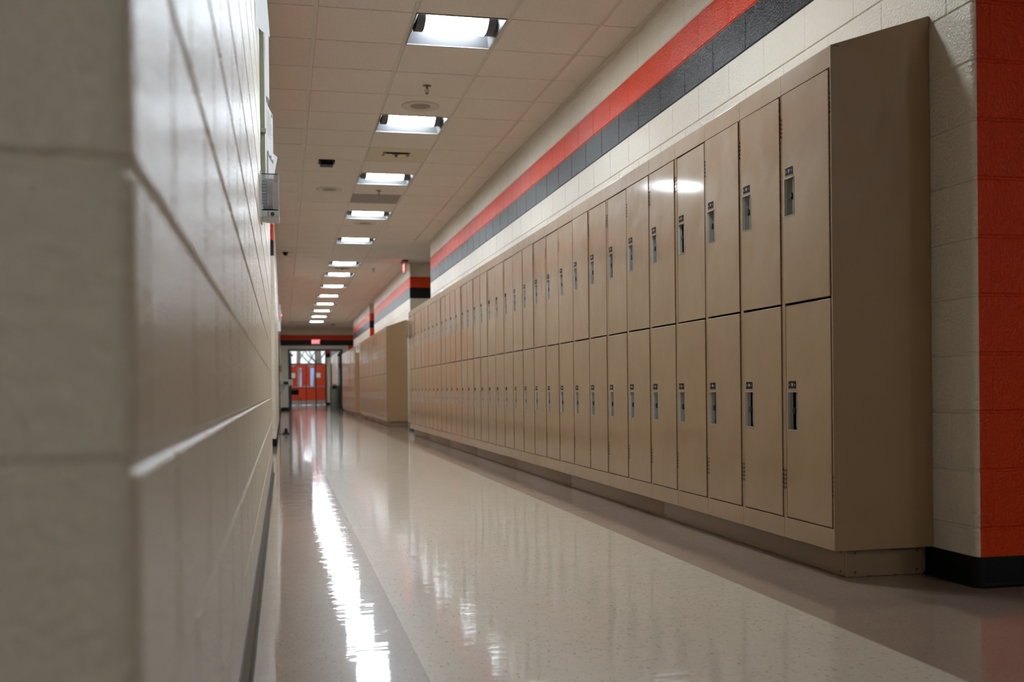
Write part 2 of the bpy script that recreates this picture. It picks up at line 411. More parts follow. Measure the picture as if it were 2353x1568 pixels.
cove('baseboard_right', [(XR, 19.52)] + arc((XR + r, Y2a + r), r, 180, 270) + [(4.6, Y2a)], M['vinyl'])
cove('baseboard_end', [(-.09, YE), (PX0, YE)], M['vinyl']); cove('baseboard_end', [(PX1, YE), (3.3, YE)], M['vinyl'])
cove('baseboard_vestibule', [(2.13, YD), (2.34, YD), (2.34, YD - .01)], M['vinyl'])

# ------------------------------------------------------------------ floor
fb = MB()
fb.add([(-4, -6.2, 0), (6.2, -6.2, 0), (6.2, 54, 0), (-4, 54, 0)], [[0, 1, 2, 3]], M['floor']); fb.build('floor', kind='structure')

# ------------------------------------------------------------------ ceiling: tegular tiles above the tee grid
LROWS = [-4, 0, 4, 8, 12, 16, 21, 24, 28, 32, 36, 40, 44, 48]
light_cells = {(0, k) for k in LROWS} | {(-3, 8), (-3, 58)}
light_cells = {(0, k) for k in LROWS} | {(-3, 8), (0, 66), (0, 73), (-6, -20), (5, -14), (4, -20), (-7, -17)}
regions = [(-4., 6.2, -6.2, .74), (-.10, 6.2, .74, 3.13), (-.10, XR + .02, 3.13, YE), (-4., -.10, 9.08, 13.38), (XR, 4.8, 16.43, 19.22), (XR, 3.4, 26.9, 28.45), (XR, 3.4, 35.05, YE), (-.2, 2.5, YE + .2, YD)]
grille_cell = (0, 10)
cb = MB(); tb = MB(); gap = .012
i0, i1 = -9, 10
for i in range(i0, i1):
    x0, x1 = GX + i * T + gap, GX + (i + 1) * T - gap
    for j in range(-22, 80):
        y0, y1 = GY + j * T + .0045, GY + (j + 1) * T - .0045
        if (i, j) in light_cells: continue
        for (a, b_, c, d_) in regions:
            xa, xb, ya, yb = max(x0, a), min(x1, b_), max(y0, c), min(y1, d_)
            if xb - xa < .03 or yb - ya < .03: continue
            mt = M['tile_grey'] if (i, j) == grille_cell else (M['stain'] if (i, j) in ((0, 6), (0, 22)) else M['tile'])
            dz = random.uniform(-.0006, .0006)
            vs = [(xa + .004, ya + .004, CZ + dz), (xb - .004, ya + .004, CZ + dz), (xb - .004, yb - .004, CZ + dz), (xa + .004, yb - .004, CZ + dz),
                  (xa, ya, CZ + .008), (xb, ya, CZ + .008), (xb, yb, CZ + .008), (xa, yb, CZ + .008)]
            cb.add(vs, [[3, 2, 1, 0], [0, 1, 5, 4], [1, 2, 6, 5], [2, 3, 7, 6], [3, 0, 4, 7]], mt)
cb.build('ceiling', kind='structure')
for (a, b_, c, d_) in regions:
    tb.add([(a, c, CZ + .0075), (b_, c, CZ + .0075), (b_, d_, CZ + .0075), (a, d_, CZ + .0075)], [[3, 2, 1, 0]], M['tee'])
# (the tee plane is cut where the lamps sit, below)
def cut_plane():
    mb = MB()
    for (a, b_, c, d_) in regions:
        xs = sorted({a, b_} | {x for i in range(i0, i1) for x in (GX + i * T + gap, GX + (i + 1) * T - gap) if a < x < b_})
        ys = sorted({c, d_} | {y for j in range(-22, 80) for y in (GY + j * T + gap, GY + (j + 1) * T - gap) if c < y < d_})
        for p in range(len(xs) - 1):
            ci = math.floor(((xs[p] + xs[p + 1]) / 2 - GX) / T)
            for q in range(len(ys) - 1):
                cj = math.floor(((ys[q] + ys[q + 1]) / 2 - GY) / T)
                if (ci, cj) in light_cells and xs[p + 1] - xs[p] > .1 and ys[q + 1] - ys[q] > .1: continue
                mb.add([(xs[p], ys[q], CZ + .0075), (xs[p + 1], ys[q], CZ + .0075), (xs[p + 1], ys[q + 1], CZ + .0075), (xs[p], ys[q + 1], CZ + .0075)], [[3, 2, 1, 0]], M['tee'])
    mb.build('trim_1', kind='structure')
cut_plane()
# wall angles
mb = MB()
for (xa, ya, yb, sgn) in ((XL, .74, 9.08, 1), (XL, 13.38, YE, 1), (XR, 3.13, 16.43, -1), (XR, 19.22, 26.93, -1), (XR, 28.42, 35.08, -1)):
    x_in = xa + sgn * .022
    mb.box(min(xa, x_in), max(xa, x_in), ya, yb, CZ - .022, CZ + .006, M['tee'])
mb.build('trim_2', kind='structure')
mb = MB(); mb.box(-4.2, 6.4, -6.4, 54.2, CZ + .25, CZ + .35, M['tile_grey']); mb.build('ceiling', kind='structure')

# ------------------------------------------------------------------ troffers
def make_troffer():
    t = thing('ceiling_light', (0, 0, 0), '', 'ceiling light', 'square recessed lamps in the ceiling')
    h = .295; f = MB()
    for (a, b_, c, d_) in ((-h, h, -h, -h + .008), (-h, h, h - .008, h), (-h, -h + .008, -h + .008, h - .008), (h - .008, h, -h + .008, h - .008)): f.box(a, b_, c, d_, -.001, .004, M['lamp_rim'])
    f.build('frame', t)
    rf = MB(); hh = h - .012; prof = [(-hh, .003), (-.20, .060), (-.165, .085), (.165, .085), (.20, .060), (hh, .003)]
    vs = [(x, y, z) for x in (-hh, hh) for y, z in prof]; n = len(prof)
    rf.add(vs, [[i, i + 1, n + i + 1, n + i] for i in range(n - 1)], M['reflector'])
    for x0, x1 in ((-hh, -hh + .035), (hh, hh - .035)):
        rf.add([(x0, -hh, .003), (x0, hh, .003), (x1, hh - .02, .085), (x1, -hh + .02, .085)], [[0, 1, 2, 3]], M['reflector'])
    rf.build('reflector', t)
    def arcprof(k=12, rr=.135): return [(-math.cos(math.pi * i / k) * rr, .066 - math.sin(math.pi * i / k) * .064) for i in range(k + 1)]
    A = arcprof()
    for nm, x0, x1, mt in (('lamp_lens', -.205, .205, M['lens']), ('basket', -.262, -.206, M['perf']), ('basket', .206, .262, M['perf'])):
        q = MB(); vs = [(x, y, z) for x in (x0, x1) for y, z in A]; n = len(A)
        q.add(vs, [[i, i + 1, n + i + 1, n + i] for i in range(n - 1)], mt, True)
        q.add([(x0, y, z) for y, z in A], [list(range(n))], mt); q.add([(x1, y, z) for y, z in A], [list(range(n))[::-1]], mt)
        q.build(nm, t)
    return t
ordw = ['nearest', 'second', 'third', 'fourth', 'fifth', 'sixth', 'seventh', 'eighth', 'ninth', 'tenth', 'eleventh', 'twelfth', 'thirteenth']
tro = make_troffer(); first = True
def place_troffer(i, j, label):
    global first
    o = tro if first else copy_tree(tro); first = False
    o.location = (GX + (i + .5) * T, GY + (j + .5) * T, CZ); o['label'] = label; return o
vis = 0
for k in LROWS:
    if k == -4: lab = 'lit square ceiling lamp above the first lockers, just out of the top of the picture'
    else:
        lab = ('lit square recessed ceiling lamp, %s one of the line down the hallway' % ordw[vis]) if vis < 12 else 'lit square recessed ceiling lamp, last of the line, next to the end wall'; vis += 1
    place_troffer(0, k, lab)
place_troffer(-3, 8, 'lit square ceiling lamp inside the side passage on the left')
place_troffer(5, -14, 'added unseen square fill lamp in the crossing, to the right of the viewer')  # added lamp, never in view, brightens the near locker end panel
place_troffer(4, -20, 'added unseen square fill lamp in the crossing, behind the viewer to the right')  # another invented lamp behind the camera, lifting the same end panel
place_troffer(-7, -17, 'added unseen square fill lamp in the crossing, far to the left of the viewer')  # put in out of view to lighten the wall strip beside the first locker
place_troffer(-6, -20, 'added unseen square fill lamp in the crossing, to the left behind the viewer')  # unseen fill added for the right wall strip and the near left wall
place_troffer(0, 73, 'added unseen square fill lamp right before the red entrance doors')  # extra lobby lamp, added out of sight to light the red doors
place_troffer(0, 66, 'lit square ceiling lamp in the entrance lobby behind the black portal')

# ------------------------------------------------------------------ lockers
UW, UD, NB = .37507, .395, .0004
Z_B, Z_T, Z_R = .106, 1.913, 2.043
D0, D1 = .016, .357          # door edges along Y within a unit (hinge side at D0)
DZ = ((.187, 1.0115), (1.020, 1.832))
def make_body(slots=True):
    b = MB(); y0, y1 = NB, UW - NB; t = M['tan']
    # carcass: sides, sloped hood, bottom
    side = lambda y: [(.004, y, Z_B), (UD, y, Z_B), (UD, y, Z_R), (.004, y, Z_T)]
    b.add(side(y0), [[0, 1, 2, 3]], t); b.add(side(y1), [[3, 2, 1, 0]], t)
    b.add([(.004, y0, Z_T), (.004, y1, Z_T), (UD, y1, Z_R), (UD, y0, Z_R)], [[0, 3, 2, 1]], t)
    b.add([(.004, y0, Z_B), (.004, y1, Z_B), (UD, y1, Z_B), (UD, y0, Z_B)], [[0, 1, 2, 3]], t)
    b.add([(UD, y0, Z_B), (UD, y1, Z_B), (UD, y1, Z_R), (UD, y0, Z_R)], [[0, 1, 2, 3]], t)
    # front frame
    b.box(0, .012, y0, y1, 1.836, Z_T, t, .0012); b.box(0, .012, y0, y1, Z_B, .183, t, .0012)
    b.box(.003, .016, y0, D0 - .005, .183, 1.836, t, .001); b.box(.003, .016, D1 + .0025, y1, .183, 1.836, t, .001)
    # dark interior behind the gaps
    b.add([(.018, y0, .16), (.018, y1, .16), (.018, y1, 1.86), (.018, y0, 1.86)], [[0, 3, 2, 1]], M['dark'])
    if slots:
        for zc in (1.708, .334):
            for k in range(5):
                z = zc + (k - 2) * .0165
                for ya, yb, s_ in ((.0015, .0092, 1), (.3612, .3690, -1)):
                    sl = .0045 * s_
                    b.add([(.0022, ya, z - .0038 - sl), (.0022, yb, z - .0038 + sl), (.0022, yb, z + .0038 + sl), (.0022, ya, z + .0038 - sl)], [[3, 2, 1, 0], [0, 1, 2, 3]], M['dark'])
    return b
HY0, HY1 = .272, .344
def make_door(z0, z1, hz0, hz1):
    """sheet steel door with bent edges and a cut-out for the cup"""
    b = MB(); t = M['tan']; e = .0016
    Ys = [D0, D0 + e, HY0, HY1, D1 - e, D1]; Zs = [z0, z0 + e, hz0, hz1, z1 - e, z1]
    vs = [(0.0012 if (i in (0, 5) or j in (0, 5)) else 0., y, z) for i, y in enumerate(Ys) for j, z in enumerate(Zs)]
    fs = [[i * 6 + j, i * 6 + j + 1, (i + 1) * 6 + j + 1, (i + 1) * 6 + j] for i in range(5) for j in range(5) if not (i == 2 and j == 2)]
    b.add(vs, fs, t)
    # returns
    for (ya, yb, za, zb) in ((D0, D1, z1, z1), (D0, D1, z0, z0)): b.add([(.0012, ya, za), (.0012, yb, zb), (.015, yb, zb), (.015, ya, za)], [[0, 1, 2, 3]], t)
    for y in (D0, D1): b.add([(.0012, y, z0), (.0012, y, z1), (.015, y, z1), (.015, y, z0)], [[0, 1, 2, 3]], t)
    return b
def make_cup(z0, z1):
    b = MB(); s = M['steel']; y0, y1 = HY0, HY1; d = .021; w = .0022
    # rim
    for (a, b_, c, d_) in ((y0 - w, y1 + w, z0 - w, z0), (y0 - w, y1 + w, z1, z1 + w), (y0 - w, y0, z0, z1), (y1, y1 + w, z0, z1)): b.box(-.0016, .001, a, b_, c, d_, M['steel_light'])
    # pan: slanted far side, back, top and bottom
    b.add([(0, y0, z0), (0, y0, z1), (d, y0 + .004, z1), (d, y0 + .004, z0)], [[0, 1, 2, 3]], s)
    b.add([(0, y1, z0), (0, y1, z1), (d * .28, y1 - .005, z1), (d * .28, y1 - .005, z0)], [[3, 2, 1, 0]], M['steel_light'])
    b.add([(d * .28, y1 - .005, z0), (d * .28, y1 - .005, z1), (d, y1 - .018, z1), (d, y1 - .018, z0)], [[3, 2, 1, 0]], s)
    b.add([(d, y0 + .004, z0), (d, y0 + .004, z1), (d, y1 - .018, z1), (d, y1 - .018, z0)], [[0, 1, 2, 3]], s)
    for z in (z0, z1): b.add([(0, y0, z), (0, y1, z), (d, y1 - .018, z), (d, y0 + .004, z)], [[0, 1, 2, 3]], s)
    # pull lip
    b.box(.006, .0085, y0 + .014, y0 + .018, z0 + .012, z1 - .012, s)
    return b
def make_knob(zc):
    b = MB(); yk = HY0 + .026
    b.lathe((.021, yk, zc), [(.017, 0), (.017, -.003), (.0125, -.006), (.0125, -.018), (.0115, -.0215), (.004, -.022)], M['knob'], 'x', 20)
    b.box(.008, .0205, yk - .024, yk - .006, zc - .020, zc + .020, M['knob'], .002)
    for k in range(12):
        a = 2 * math.pi * k / 12; b.box(.0, .014, yk + .0122 * math.cos(a) - .0007, yk + .0122 * math.cos(a) + .0007, zc + .0122 * math.sin(a) - .0007, zc + .0122 * math.sin(a) + .0007, M['knob'])
    return b
def make_plate(z0, z1):
    b = MB(); y0, y1 = HY0 + .006, HY0 + .064
    b.box(-.0014, .0005, y0, y1, z0, z1, M['plate'], .0005)
    b.box(-.0018, .0, y0, y1, z0 - .0022, z0, M['tan'])
    return b
def make_hinge(z0, z1, coarse=False):
    b = MB(); z = z0 + .004; st = .0254 if not coarse else .1
    b.box(.006, .008, D0 - .005, D0, z0, z1, M['dark'])
    while z + st * .5 < z1:
        b.box(-.0006, .007, D0 - .0036, D0 - .0004, z, z + st * .55, M['hinge']); z += st
    return b
HANDLES = ((.529, .674), (1.357, 1.500)); PLATES = ((.688, .717), (1.512, 1.542))
proto = None
def make_locker():
    L = thing('locker', (0, 0, 0), '', 'locker')
    make_body().build('body', L)
    for k in (0, 1):
        z0, z1 = DZ[k]; h0, h1 = HANDLES[k]
        d = make_door(z0, z1, h0, h1).build('door', L)
        make_cup(h0, h1).build('handle_cup', d); make_knob(h0 + .073).build('lock_knob', d)
        make_plate(*PLATES[k]).build('number_plate', d); make_hinge(z0, z1).build('hinge', d)
    return L
def number_on(L, upper, lower):
    for ch in list(L.children):
        if not ch.name.startswith('door'): continue
        top = ch.data.vertices[0].co.z > .9
        for g in ch.children:
            if g.name.startswith('number_plate'):
                me = g.data.copy(); g.data = me; p0, p1 = PLATES[1 if top else 0]
                tm = text_mesh(str(upper if top else lower), .0165, M['white_ink'])
                bm = bmesh.new(); bm.from_mesh(me); n0 = len(bm.verts); nf = len(bm.faces); bm.from_mesh(tm); bm.verts.ensure_lookup_table(); bm.faces.ensure_lookup_table()
                yc = HY0 + .035; zc = (p0 + p1) / 2
                for v in bm.verts[n0:]:
                    x, y, z = v.co; v.co = (-.0017 - z, yc - x * .62, zc + y)      # reads left to right seen from the hallway
                me.materials.append(M['white_ink']); mi = len(me.materials) - 1
                for f in bm.faces[nf:]: f.material_index = mi
                for yy in (yc - .021, yc + .021):
                    q = [bm.verts.new((-.0018, yy + a, zc + c_)) for a, c_ in ((-.0012, -.0035), (.0012, -.0035), (.0012, .0035), (-.0012, .0035))]
                    f = bm.faces.new(q); f.material_index = mi
                bm.to_mesh(me); bm.free(); bpy.data.meshes.remove(tm)
cnt = ['', 'second', 'third', 'fourth', 'fifth', 'sixth', 'seventh', 'eighth', 'ninth', 'tenth', 'eleventh', 'twelfth', 'thirteenth', 'fourteenth', 'fifteenth', 'sixteenth', 'seventeenth', 'eighteenth', 'nineteenth', 'twentieth',
       'twenty-first', 'twenty-second', 'twenty-third', 'twenty-fourth', 'twenty-fifth', 'twenty-sixth', 'twenty-seventh', 'twenty-eighth', 'twenty-ninth', 'thirtieth', 'thirty-first', 'thirty-second', 'thirty-third', 'last']
proto = make_locker()
ROW1 = 3.3629
for k in range(34):
    L = proto if k == 0 else copy_tree(proto)
    L.location = (XF, ROW1 + k * UW, 0); L['group'] = 'two-tier lockers of the long near row'
    if k == 0: lab = 'tan locker numbered 737 and 738, at the near end of the long row'
    elif k < 5: lab = 'tan locker numbered %d and %d, %s from the near end of the long row' % (737 - 2 * k, 738 - 2 * k, cnt[k])
    elif k == 33: lab = 'tan locker at the far end of the long row, with a paper notice on it'
    else: lab = 'tan locker, %s from the near end of the long row' % cnt[k]
    L['label'] = lab
lockers1 = [o for o in COL.objects if o.type == 'EMPTY' and o.name.split('.')[0] == 'locker']
for L in lockers1:
    k = round((L.location.y - ROW1) / UW)
    if k < 14: number_on(L, 737 - 2 * k, 738 - 2 * k)
# far rows: the same units with fewer small parts
def make_far_locker():
    L = thing('locker', (0, 0, 0), '', 'locker'); make_body(False).build('body', L)
    for k in (0, 1):
        z0, z1 = DZ[k]; h0, h1 = HANDLES[k]; d = make_door(z0, z1, h0, h1).build('door', L)
        c = make_cup(h0, h1); kn = make_knob(h0 + .073); c.add(kn.v, kn.f, M['knob'], True)
        c.build('handle_cup', d); make_hinge(z0, z1, True).build('hinge', d)
    return L
far = make_far_locker(); ROW2, ROW3 = 19.70, 28.46; ff = True
for base, n, nm, gr in ((ROW2, 19, 'middle', 'two-tier lockers of the middle row'), (ROW3, 17, 'farthest', 'two-tier lockers of the farthest row')):
    for k in range(n):
        L = far if ff else copy_tree(far); ff = False
        L.location = (XF, base + k * UW, 0); L['group'] = gr
        L['label'] = ('tan locker at the near end of the %s row, by its brown end panel' % nm) if k == 0 else (
            ('tan two-tier locker at the far end of the %s row' % nm) if k == n - 1 else 'tan locker, %s from the near end of the %s row' % (cnt[k], nm))
for o in [o for o in COL.objects if o.type == 'MESH' and o.name.split('.')[0] == 'door']:
    rr = random.Random(round(o.parent.location.y * 1000) + (7 if o.data.vertices[0].co.z > .9 else 0))
    o.rotation_euler = (0, rr.uniform(-.002, .002), rr.uniform(-.008, .008))
# end panels
def end_panel(y, label, name='end_panel'):
    b = MB(); t = M['tan']; a, c = y - .0035, y
    vs = [(x, yy, z) for yy in (a, c) for x, z in ((.0, Z_B), (UD - .001, Z_B), (UD - .001, Z_R - .001), (.0, Z_T))]
    b.add(vs, [[0, 1, 2, 3], [7, 6, 5, 4], [0, 4, 5, 1], [1, 5, 6, 2], [2, 6, 7, 3], [3, 7, 4, 0]], t)
    b.box(-.0015, .010, a - .0015, c - .0005, Z_B, Z_T, t, .0008)
    b.box(.0, .034, a - .0004, a, Z_T - .0035, Z_T - .0018, M['dark'])
    o = b.build(name, loc=(XF, 0, 0)); return tag(o, label, 'locker end panel', 'brown panels closing the locker rows')
end_panel(ROW1 - .0004, 'large brown steel end panel of the long locker row, nearest the orange wall')
end_panel(ROW2 - .0004, 'brown steel end panel at the near end of the middle locker row')
end_panel(ROW3 - .0004, 'narrow-looking brown steel end panel at the near end of the farthest locker row')
# plinths
def plinth(y0, n, label):
    P0 = thing('locker_plinth', (XF, y0, 0), label, 'locker base', 'recessed bases under the locker rows'); x0 = .070; k = 0; y = .052; L_ = n * UW
    if n == 34: pass
    while y < L_ - .05:
        yb = min(y + 1.83, L_ - .03); b = MB(); b.box(x0, x0 + .012, y + .0008, yb - .0008, 0.001, Z_B - .0005, M['kick'], .001)
        for yy in (y + .028, yb - .028):
            for z in (.018, .088): b.lathe((x0, yy, z), [(.005, 0), (.005, -.0012), (.003, -.002)], M['screw'], 'x', 10)
        b.build('base_panel', P0); y = yb
    b = MB(); b.box(x0 + .001, UD - .012, .040, .052, .001, Z_B - .0005, M['kick'], .001)
    for xx in (x0 + .034, UD - .04):
        for z in (.018, .088): b.lathe((xx, .040, z), [(.0055, 0), (.0055, -.0012), (.003, -.002)], M['screw'], 'y', 10)
    b.build('end_plate', P0)
    return P0
plinth(ROW1, 34, 'tan recessed steel base under the long near locker row, scuffed at the floor')
plinth(ROW2, 19, 'tan recessed steel base under the middle locker row')
plinth(ROW3, 17, 'tan recessed steel base under the farthest locker row')

# ------------------------------------------------------------------ ceiling fittings
def sprinkler(x, y, label):
    t = thing('sprinkler', (x, y, CZ), label, 'sprinkler', 'fire sprinkler heads'); b = MB()
    b.lathe((0, 0, 0), [(.036, 0), (.036, -.003), (.02, -.008), (.008, -.010)], M['brass'], 'z', 20); b.build('escutcheon', t)
    b = MB(); b.lathe((0, 0, -.010), [(.007, 0), (.007, -.012)], M['brass'], 'z', 10)
    for s_ in (-1, 1): b.tube([(s_ * .005, 0, -.02), (s_ * .016, 0, -.033), (s_ * .014, 0, -.048), (0, 0, -.060)], .0025, M['brass'], 6)
    b.lathe((0, 0, -.022), [(.003, 0), (.003, -.03)], M['brass'], 'z', 8); b.lathe((0, 0, -.062), [(.016, 0), (.016, -.0025)], M['brass'], 'z', 14)
    b.build('head', t); return t
sprinkler(1.12, 8.03, 'small brass sprinkler head hanging between the two nearest ceiling lamps')
sprinkler(1.133, 12.34, 'small brass sprinkler head between the third ceiling lamp and the grey ceiling grille')
sprinkler(1.133, 16.2, 'tiny sprinkler head touching the near side of the fifth ceiling lamp')
sprinkler(1.74, 20.3, 'tiny sprinkler head on the ceiling right of the sixth lamp')
def speaker(x, y, label, r=.16, ri=.085):
    t = thing('ceiling_speaker', (x, y, CZ), label, 'ceiling speaker', 'round ceiling speakers')
    b = MB(); b.lathe((0, 0, 0), [(r, 0), (r, -.005), (r - .008, -.008), (ri + .03, -.006), (ri, -.002)], M['speaker'], 'z', 40, caps=False); b.build('ring', t)
    b = MB(); b.lathe((0, 0, -.002), [(ri + .001, 0), (ri * .7, -.002), (.001, -.003)], M['speaker_in'], 'z', 32); b.build('grille', t); return t
speaker(1.146, 8.62, 'round ceiling speaker just before the second lamp')
speaker(.556, 12.36, 'round ceiling speaker left of the lamp line, behind the black ceiling sensor')
speaker(1.158, 14.80, 'round ceiling speaker just behind the fourth ceiling lamp')
def slot_vent(x, y, label):
    t = thing('ceiling_vent', (x, y, CZ), label, 'ceiling vent', 'slotted vents in yellowed ceiling tiles'); b = MB()
    b.box(-.11, .11, -.115, -.085, -.012, .002, M['blackp']); b.box(-.135, -.110, -.115, .05, -.006, .002, M['brass']); b.box(.110, .135, -.115, .05, -.006, .002, M['brass']); b.build('slot_frame', t)
    b = MB(); b.lathe((0, -.03, 0), [(.045, 0), (.03, -.006), (.012, -.012), (.014, -.028), (.003, -.03)], M['brass'], 'z', 18); b.build('sprinkler_head', t); return t
slot_vent(1.132, 10.45, 'dark slotted vent around a sprinkler in a yellowed tile, between second and third lamps')
slot_vent(1.14, 20.35, 'dark slotted vent around a sprinkler, just behind the sixth ceiling lamp')
t = thing('smoke_sensor', (.462, 10.85, CZ), 'flat black square sensor on the ceiling left of the lamp line', 'ceiling sensor')
b = MB(); b.box(-.082, .082, -.082, .082, -.018, .0, M['blackp'], .004); b.build('base', t)
b = MB(); b.box(-.066, .066, -.066, .066, -.052, -.018, M['blackp'], .010); b.build('cover', t)
t = thing('dome_camera', (.06, 18.06, CZ), 'small black dome camera on the ceiling at the left wall', 'camera')
b = MB(); b.lathe((0, 0, 0), [(.05, 0), (.05, -.012), (.046, -.014)], M['blackp'], 'z', 20); b.build('mount', t)
b = MB(); b.lathe((0, 0, -.014), [(.038, 0), (.037, -.015), (.03, -.032), (.018, -.043), (.002, -.047)], M['blackp'], 'z', 20); b.build('dome', t)
t = thing('slot_diffuser', (.53, 36.0, CZ), 'long dark slot diffuser in the ceiling before the end wall', 'ceiling vent')
b = MB(); b.box(-.34, .34, -.03, .03, -.012, .003, M['blackp'], .002); b.build('slot', t)
t = thing('smoke_sensor', (1.75, 37.2, CZ), 'small round brown ceiling sensor near the end wall', 'ceiling sensor')
b = MB(); b.lathe((0, 0, 0), [(.09, 0), (.09, -.02), (.05, -.03)], M['brass'], 'z', 20); b.build('cover', t)

# exit signs
def exit_letters(parent, size, face):
    me = text_mesh('EXIT', size, M['exit_red'], .001); o = bpy.data.objects.new('letters', me); COL.objects.link(o); o.parent = parent
    o['label'] = 'red letters reading EXIT'; return o
t = thing('exit_sign', (1.205, YE - .001, 2.548), 'glowing red EXIT sign on the end wall above the black portal', 'exit sign')
b = MB(); b.box(-.168, .168, -.045, 0, -.098, .098, M['exit_body'], .006); b.build('housing', t)
o = exit_letters(t, .17, None); o.rotation_euler = (math.pi / 2, 0, 0); o.location = (0, -.047, 0); o.scale = (.82, 1, 1)
t = thing('exit_sign', (2.19, 18.95, CZ), 'rosy see-through exit sign hanging edge-on from the ceiling by the right wall', 'exit sign')
b = MB(); b.box(-.05, .05, -.16, .16, -.03, 0, M['blackp'], .003); b.build('canopy', t)
b = MB(); b.box(-.012, .012, -.15, .15, -.235, -.03, M['pink'], .002); b.build('panel', t)
o = exit_letters(t, .15, None); o.rotation_euler = (math.pi / 2, 0, -math.pi / 2); o.location = (-.0135, 0, -.13); o.scale = (.8, 1, 1)

# ------------------------------------------------------------------ portal in the end wall
b = MB(); fw = .065; y0, y1 = YE - .03, YE + .21
b.box(PX0, PX0 + fw, y0, y1, 0, PZ, M['frame']); b.box(PX1 - fw, PX1, y0, y1, 0, PZ, M['frame']); b.box(PX0, PX1, y0, y1, PZ - fw, PZ, M['frame'])
b.box(1.170, 1.214, YE - .02, YE + .06, 0, PZ - fw, M['frame']); b.build('door_1', kind='structure')
def leaf(name, hx, sgn):
    t = bpy.data.objects.new(name, None); COL.objects.link(t); t['kind'] = 'structure'; t.location = (hx, YE + .06, 0)
    b = MB(); W_ = .93; a, c = -.022, .022
    b.box(a, c, 0, .05, .012, 2.18, M['frame']); b.box(a, c, W_ - .05, W_, .012, 2.18, M['frame']); b.box(a, c, .05, W_ - .05, .012, .20, M['frame']); b.box(a, c, .05, W_ - .05, 2.12, 2.18, M['frame'])
    b.build('leaf_frame', t)
    b = MB(); b.box(-.003, .003, .05, W_ - .05, .20, 2.12, M['glass']); b.build('pane', t)
    b = MB(); b.box(-sgn * .06 if sgn > 0 else .022, -.022 if sgn > 0 else .06, .05, .30, 2.03, 2.10, M['blackp'], .006) if False else b.box(min(sgn * .022, sgn * .085), max(sgn * .022, sgn * .085), .04, .30, 2.02, 2.09, M['blackp'], .006); b.build('door_closer', t)
    b = MB(); b.tube([(sgn * .07, .10, 1.02), (sgn * .07, .82, 1.02)], .012, M['alu'])
    for yy in (.10, .82): b.tube([(sgn * .022, yy, 1.02), (sgn * .07, yy, 1.02)], .010, M['alu'])
    b.build('push_bar', t); return t
leaf('door_2', PX0 + fw + .03, 1); leaf('door_3', PX1 - fw - .03, -1)

# red entrance doors far behind
b = MB()
for x0, x1 in ((.13, .19), (2.09, 2.15)): b.box(x0, x1, YD - .06, YD + .1, 0, 2.80, M['frame'])
b.box(1.115, 1.145, YD - .05, YD + .1, 0, 2.06, M['frame']); b.box(.19, 2.09, YD - .06, YD + .1, 2.06, 2.11, M['frame']); b.box(.19, 2.09, YD - .06, YD + .1, 2.76, 2.80, M['frame'])
b.build('door_4', kind='structure')
b = MB(); b.box(.19, 2.09, YD + .01, YD + .02, 2.11, 2.76, M['glass']); b.build('window_1', kind='structure')
def red_leaf(name, x0, x1, wx0, wx1, knob):
    t = bpy.data.objects.new(name, None); COL.objects.link(t); t['kind'] = 'structure'; t.location = (x0, YD, 0)
    b = MB(); w = x1 - x0; a, c = wx0 - x0, wx1 - x0; z0, z1 = .953, 1.883
    for bx in ((0, a, .01, 2.055), (c, w, .01, 2.055), (a, c, .01, z0), (a, c, z1, 2.055)): b.box(bx[0], bx[1], -.03, .02, bx[2], bx[3], M['red'])
    b.build('leaf', t)
    b = MB(); b.box(a, c, -.01, 0, z0, z1, M['glass']); b.build('pane', t)
    b = MB(); b.box(.01, w - .01, -.035, -.03, .015, .225, M['alu']); b.build('kick_plate', t)
    b = MB(); b.box(.03, w - .03, -.085, -.045, .895, .935, M['alu'], .008); b.box(w - .10 if knob else .03, w - .03 if knob else .10, -.10, -.03, .87, 1.0, M['alu'], .01); b.build('push_bar', t)
    b = MB(); b.box(.10, .40, -.075, -.03, 1.955, 2.0, M['alu'], .006); b.build('door_closer', t); return t
red_leaf('door_5', .19, 1.115, .718, .901, True); red_leaf('door_6', 1.145, 2.09, 1.345, 1.53, False)
for x, y_, lab in ((.46, 1.50, 'white paper sign taped on the left red entrance door'), (1.72, 1.50, 'white paper sign taped on the right red entrance door')):
    b = MB(); b.box(-.13, .13, -.004, 0, -.12, .12, M['paper'], .001); o = b.build('door_sign', loc=(x, YD - .031, y_)); tag(o, lab, 'sign', 'paper signs on the red doors')
# door frame on the vestibule's right wall
b = MB(); b.box(2.31, 2.34, 51.6, 51.7, 0, 2.05, M['frame']); b.box(2.31, 2.34, 52.5, 52.6, 0, 2.05, M['frame']); b.box(2.31, 2.34, 51.6, 52.6, 2.0, 2.08, M['frame']); b.build('door_7', kind='structure')

def side_door(name, y0, y1):
    b = MB(); f = .05
    b.box(XL - .01, XL + .012, y0, y0 + f, 0, 2.14, M['frame']); b.box(XL - .01, XL + .012, y1 - f, y1, 0, 2.14, M['frame']); b.box(XL - .01, XL + .012, y0 + f, y1 - f, 2.09, 2.14, M['frame'])
    b.box(XL - .01, XL + .006, y0 + f, y1 - f, .01, 2.09, M['red']); b.build(name, kind='structure')
side_door('door_8', 23.0, 24.9); side_door('door_9', 26.6, 28.5)
